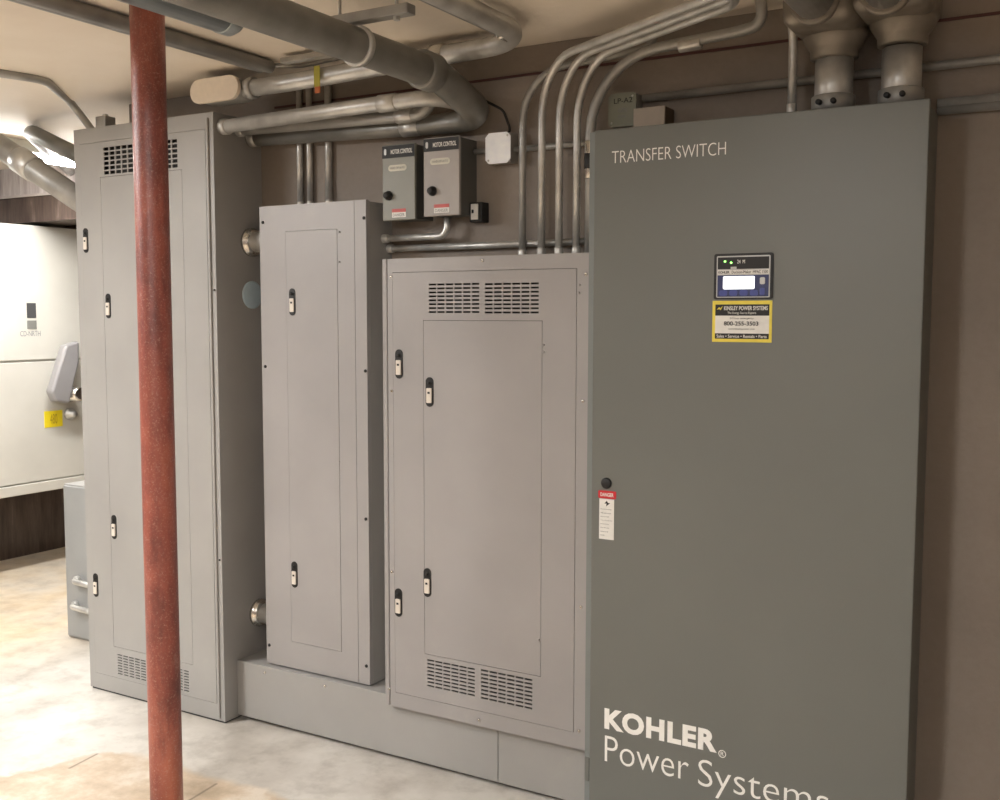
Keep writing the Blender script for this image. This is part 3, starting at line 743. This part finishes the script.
# small switch box
a = at(470, 203, y=-.05); b_ = at(481, 221, y=-.05)
t = thing('switch_box', ((a.x+b_.x)/2, -.025, b_.z), 'tiny dark switch box with a white plate beside the speckled control box', 'switch')
MB().box(a.x-.004, b_.x+.003, 0, -.048, b_.z-.002, a.z+.002, BLACK, .003).build('body', t)
MB().box(a.x+.004, b_.x-.012, -.048, -.052, b_.z+.006, a.z-.004, WHITE, .001).build('plate', t)
MB().box(a.x+.011, a.x+.016, -.052, -.058, b_.z+.028, b_.z+.040, BLACK).build('toggle', t)
# white cover junction box
def cover_box(px0, px1, py0, py1, yf, m, lab, body, cat='junction box', clip=.010):
    a = at(px0, (py0+py1)/2, y=yf); b_ = at(px1, (py0+py1)/2, y=yf); zt_ = at((px0+px1)/2, py0, y=yf).z; zb_ = at((px0+px1)/2, py1, y=yf).z
    t = thing('junction_box', ((a.x+b_.x)/2, yf/2, zb_), lab, cat)
    MB().box(a.x+.003, b_.x-.003, 0, yf+.003, zb_+.003, zt_-.003, body, .002).build('body', t)
    x0, x1, z0, z1 = a.x, b_.x, zb_, zt_; k = clip
    pts = [(x0+k, z0), (x1-k, z0), (x1, z0+k), (x1, z1-k), (x1-k, z1), (x0+k, z1), (x0, z1-k), (x0, z0+k)]
    mb = MB(); mb.add([(x, yf-.001, z) for x, z in pts]+[(x, yf+.003, z) for x, z in pts], [tuple(range(8)), tuple(15-i for i in range(8))]+[(i, 8+i, 8+(i+1) % 8, (i+1) % 8) for i in range(8)], m)
    cv = mb.build('cover', t)
    for sx, sz in ((x0+.012, z0+.012), (x1-.012, z1-.012)):
        MB().ring((sx, yf-.001, sz), (0, -1, 0), [(0, .004), (.002, .003)], GALV, 8).build('screw', cv)
    return t, (x0, x1, z0, z1)
WCOV = plain('white_cover', (.93, .95, 1.0), .25, .0)
tw, rw = cover_box(485.5, 510.5, 132.5, 163.5, -.055, WCOV, 'square junction box with a bright white cover beside the five conduits', GALVD, clip=.014)
tb, rb = cover_box(608.5, 636, 93, 126.5, -.06, paint('green_grey_cover', (.24, .25, .20), .5), 'grey-green junction box with handwriting, above the transfer switch', GALVD)
text('lettering', 'LP-A2', rb[0]+.02, rb[1]-.012, rb[3]-.032, rb[3]-.016, -.0625, DARKIN, tb, .0, .0004, label='dark handwritten marking')
text('lettering', 'GEN', rb[0]+.035, rb[1]-.030, rb[3]-.060, rb[3]-.048, -.0625, GTX, tb, .0, .0004)
text('lettering', 'ON', rb[0]+.035, rb[1]-.035, rb[2]+.026, rb[2]+.036, -.0625, GTX, tb, .0, .0004)
a = at(633.5, 115, y=-.08); b_ = at(664.5, 115, y=-.08)
t = thing('small_white_box', ((a.x+b_.x)/2, -.04, z4t), 'small cream metal box partly hidden behind the transfer switch top', 'junction box')
zt_ = at(650, 107, y=-.08).z
MB().box(a.x, b_.x, 0, -.072, zt_-.12, zt_, plain('brown_side', (.14, .09, .05), .6), .001).build('body', t)
MB().box(a.x, b_.x, -.072, -.08, zt_-.12, zt_, plain('cream_face', (.46, .40, .33), .5), .001).build('cover', t)

# drooping cable from the large conduit to the white cover box
conduit([tuple(at(474, 95, y=-.09)), (-.43, -.045, 2.315), (-.405, -.04, 2.25), ((rw[0]+rw[1])/2+.02, -.02, rw[3]-.003)], .0045, 'thin black cable dropping into the top of the white cover box', .04, BLACK, cat='cable', name='cable')

# ------------------------------------------------------------------ far left: pale wall-mounted unit
ux = -4.4
t = thing('pale_switchgear_unit', (ux-.2, .9, .50), 'large pale switchgear unit mounted on the dark side wall, with a big lever handle', 'switchgear')
zs = at(30, 361, x=ux).z
MB().box(X0, ux+.004-.02, -.55, 2.2, .51, 2.165, OFFW).build('body', t)
MB().box(ux-.016, ux, -.55, 2.2, zs+.006, 2.17, OFFW, .004).build('upper_panel', t)
MB().box(ux-.016, ux, -.55, 2.2, .575, zs-.006, OFFW, .004).build('lower_panel', t)
MB().box(ux-.016, ux+.012, -.55, 2.2, .505, .568, OFFW, .004).build('bottom_rail', t)
def U(px, py, d=0): return at(px, py, x=ux+d)
a, b_ = U(26.5, 303), U(36, 318); MB().box(ux, ux+.003, a.y, b_.y, b_.z, a.z, plain('dark_label', (.07, .07, .07), .5)).build('nameplate', t)
a, b_ = U(27, 320.5), U(36.5, 329); MB().box(ux, ux+.003, a.y, b_.y, b_.z, a.z, plain('grey_label', (.2, .2, .18), .5)).build('nameplate', t)
a, b_ = U(20, 331), U(40.5, 336); text('lettering', 'CD-NRTH', a.y, b_.y, b_.z, a.z, ux+.001, GTX, t, normal='x', depth=.0008)
a, b_ = U(44, 411.5), U(62.5, 426)
o = MB().box(ux, ux+.003, a.y, b_.y, b_.z, a.z, plain('bright_yellow', (.9, .72, .02), .5)).build('warning_sticker', t); o['label'] = 'bright yellow sticker'
text('lettering', '480', a.y+.04, b_.y-.04, b_.z+.02, a.z-.02, ux+.0042, plain('amber_print', (.5, .35, .02), .6), o, normal='x', depth=.0008)
# lever handle: a slanted paddle standing off the panel, widening downward
LV = paint('lavender_grey_enamel', (.28, .27, .27), .38)
top = U(72, 343); bot = U(63, 394)
mb = MB(); xo = ux+.05; xo2 = ux+.12
A_ = U(66, 345, .12); B_ = U(80, 341, .12); C_ = U(80, 362, .12); D_ = U(70, 404, .12); E_ = U(56, 402, .12); F_ = U(52, 392, .12)
outl = [(p.y, p.z) for p in (A_, B_, C_, D_, E_, F_)]
N = len(outl)
mb.add([(xo, y, z) for y, z in outl]+[(xo2, y*1.0, z) for y, z in outl], [tuple(range(N)), tuple(2*N-1-i for i in range(N))]+[(i, N+i, N+(i+1) % N, (i+1) % N) for i in range(N)], LV)
lv = mb.build('lever_handle', t); bm = lv.modifiers.new('bevel', 'BEVEL'); bm.width = .018; bm.segments = 3
hb = U(77, 394, .1)
MB().ring((ux, hb.y, hb.z), (1, 0, 0), [(0, .055), (.03, .055), (.04, .045), (.13, .045), (.135, .03)], CHROME, 20).build('pivot', t)
hb = U(72, 414, .03)
MB().ring((ux, hb.y, hb.z), (1, 0, 0), [(0, .04), (.02, .04), (.03, .025), (.06, .02)], GALV, 16).build('lock_stud', t)

# grey box on the floor beside the tall cabinet, with stub conduits
bx = (-3.086, -2.62)
t = thing('floor_box', (-2.85, .3, 0), 'small grey steel box on the floor in the gap behind the tall cabinet', 'electrical box')
MB().box(bx[0], bx[1], .17, .50, 0, .78, GREY, .004).build('body', t)
MB().box(bx[0]+.008, bx[1]-.008, .16, .17, .012, .772, paint('blue_grey_enamel', (.30, .31, .31), .42), .003).build('cover', t)
for (px, py, lab) in ((73, 579, 'upper stub conduit out of the small grey floor box'), (71, 604, 'lower stub conduit out of the small grey floor box')):
    c = at(px, py, y=.15)
    tt = conduit([(c.x+.03, .17, c.z), (c.x+.03, .12, c.z), (c.x+.38, .11, c.z-.01)], .014, lab, .035, GALV, 'stub conduits on the floor box')
    coupling(tt, (c.x+.03, .150, c.z), (0, 1, 0), .017, .02)

# diagonal conduits dropping into the tall cabinet
GD = 'sloping conduits entering the tall cabinet'
P0 = Vector((-3.16, -.19, 2.470)); P1 = Vector((-2.374, -.12, 2.04)); dv = (P1-P0)
tt = conduit([(P0.x, -5.39, P0.z+.004), P0, P1], .052, 'fat sloping conduit with a coupling, entering the tall cabinet from the far side', [.2], GALVD, GD, n=26)
coupling(tt, tuple(P0+dv*.42), tuple(dv), .052, .11, GALV)
P0 = Vector((-3.06, .02, 2.485)); P1 = Vector((-2.374, -.03, 2.22))
conduit([P0+Vector((-1.2, 1.2, 0)), P0, P1], .036, 'slimmer dark sloping conduit just behind the fat one', .3, DARKC, GD, n=20)
# thin flexible cable dropping to the top of the tall cabinet
A0, A1, A2, A3 = at(-20, 70, z=CZ-.012), at(45, 80, z=CZ-.012), at(72, 103, y=-.13), at(96, 128, y=-.13)
conduit([A0, A1, A2, (A3.x, -.13, z1t-.003)], .016, 'flexible conduit drooping from the ceiling onto the tall cabinet top', .12, GALVD)
c = at(103, 120, y=-.22)
t = thing('cable_clamp', (c.x, -.2, z1t), 'small square steel clamp on top of the tall cabinet', 'clamp')
MB().box(c.x-.03, c.x+.03, -.235, -.18, z1t, z1t+.05, GALVD, .004).build('block', t)
MB().ring((c.x, -.207, z1t+.05), (0, 0, 1), [(0, .012), (.01, .012), (.012, .008)], GALV, 6).build('bolt', t)

for o in bpy.data.objects:
    if '_o' in o: del o['_o']
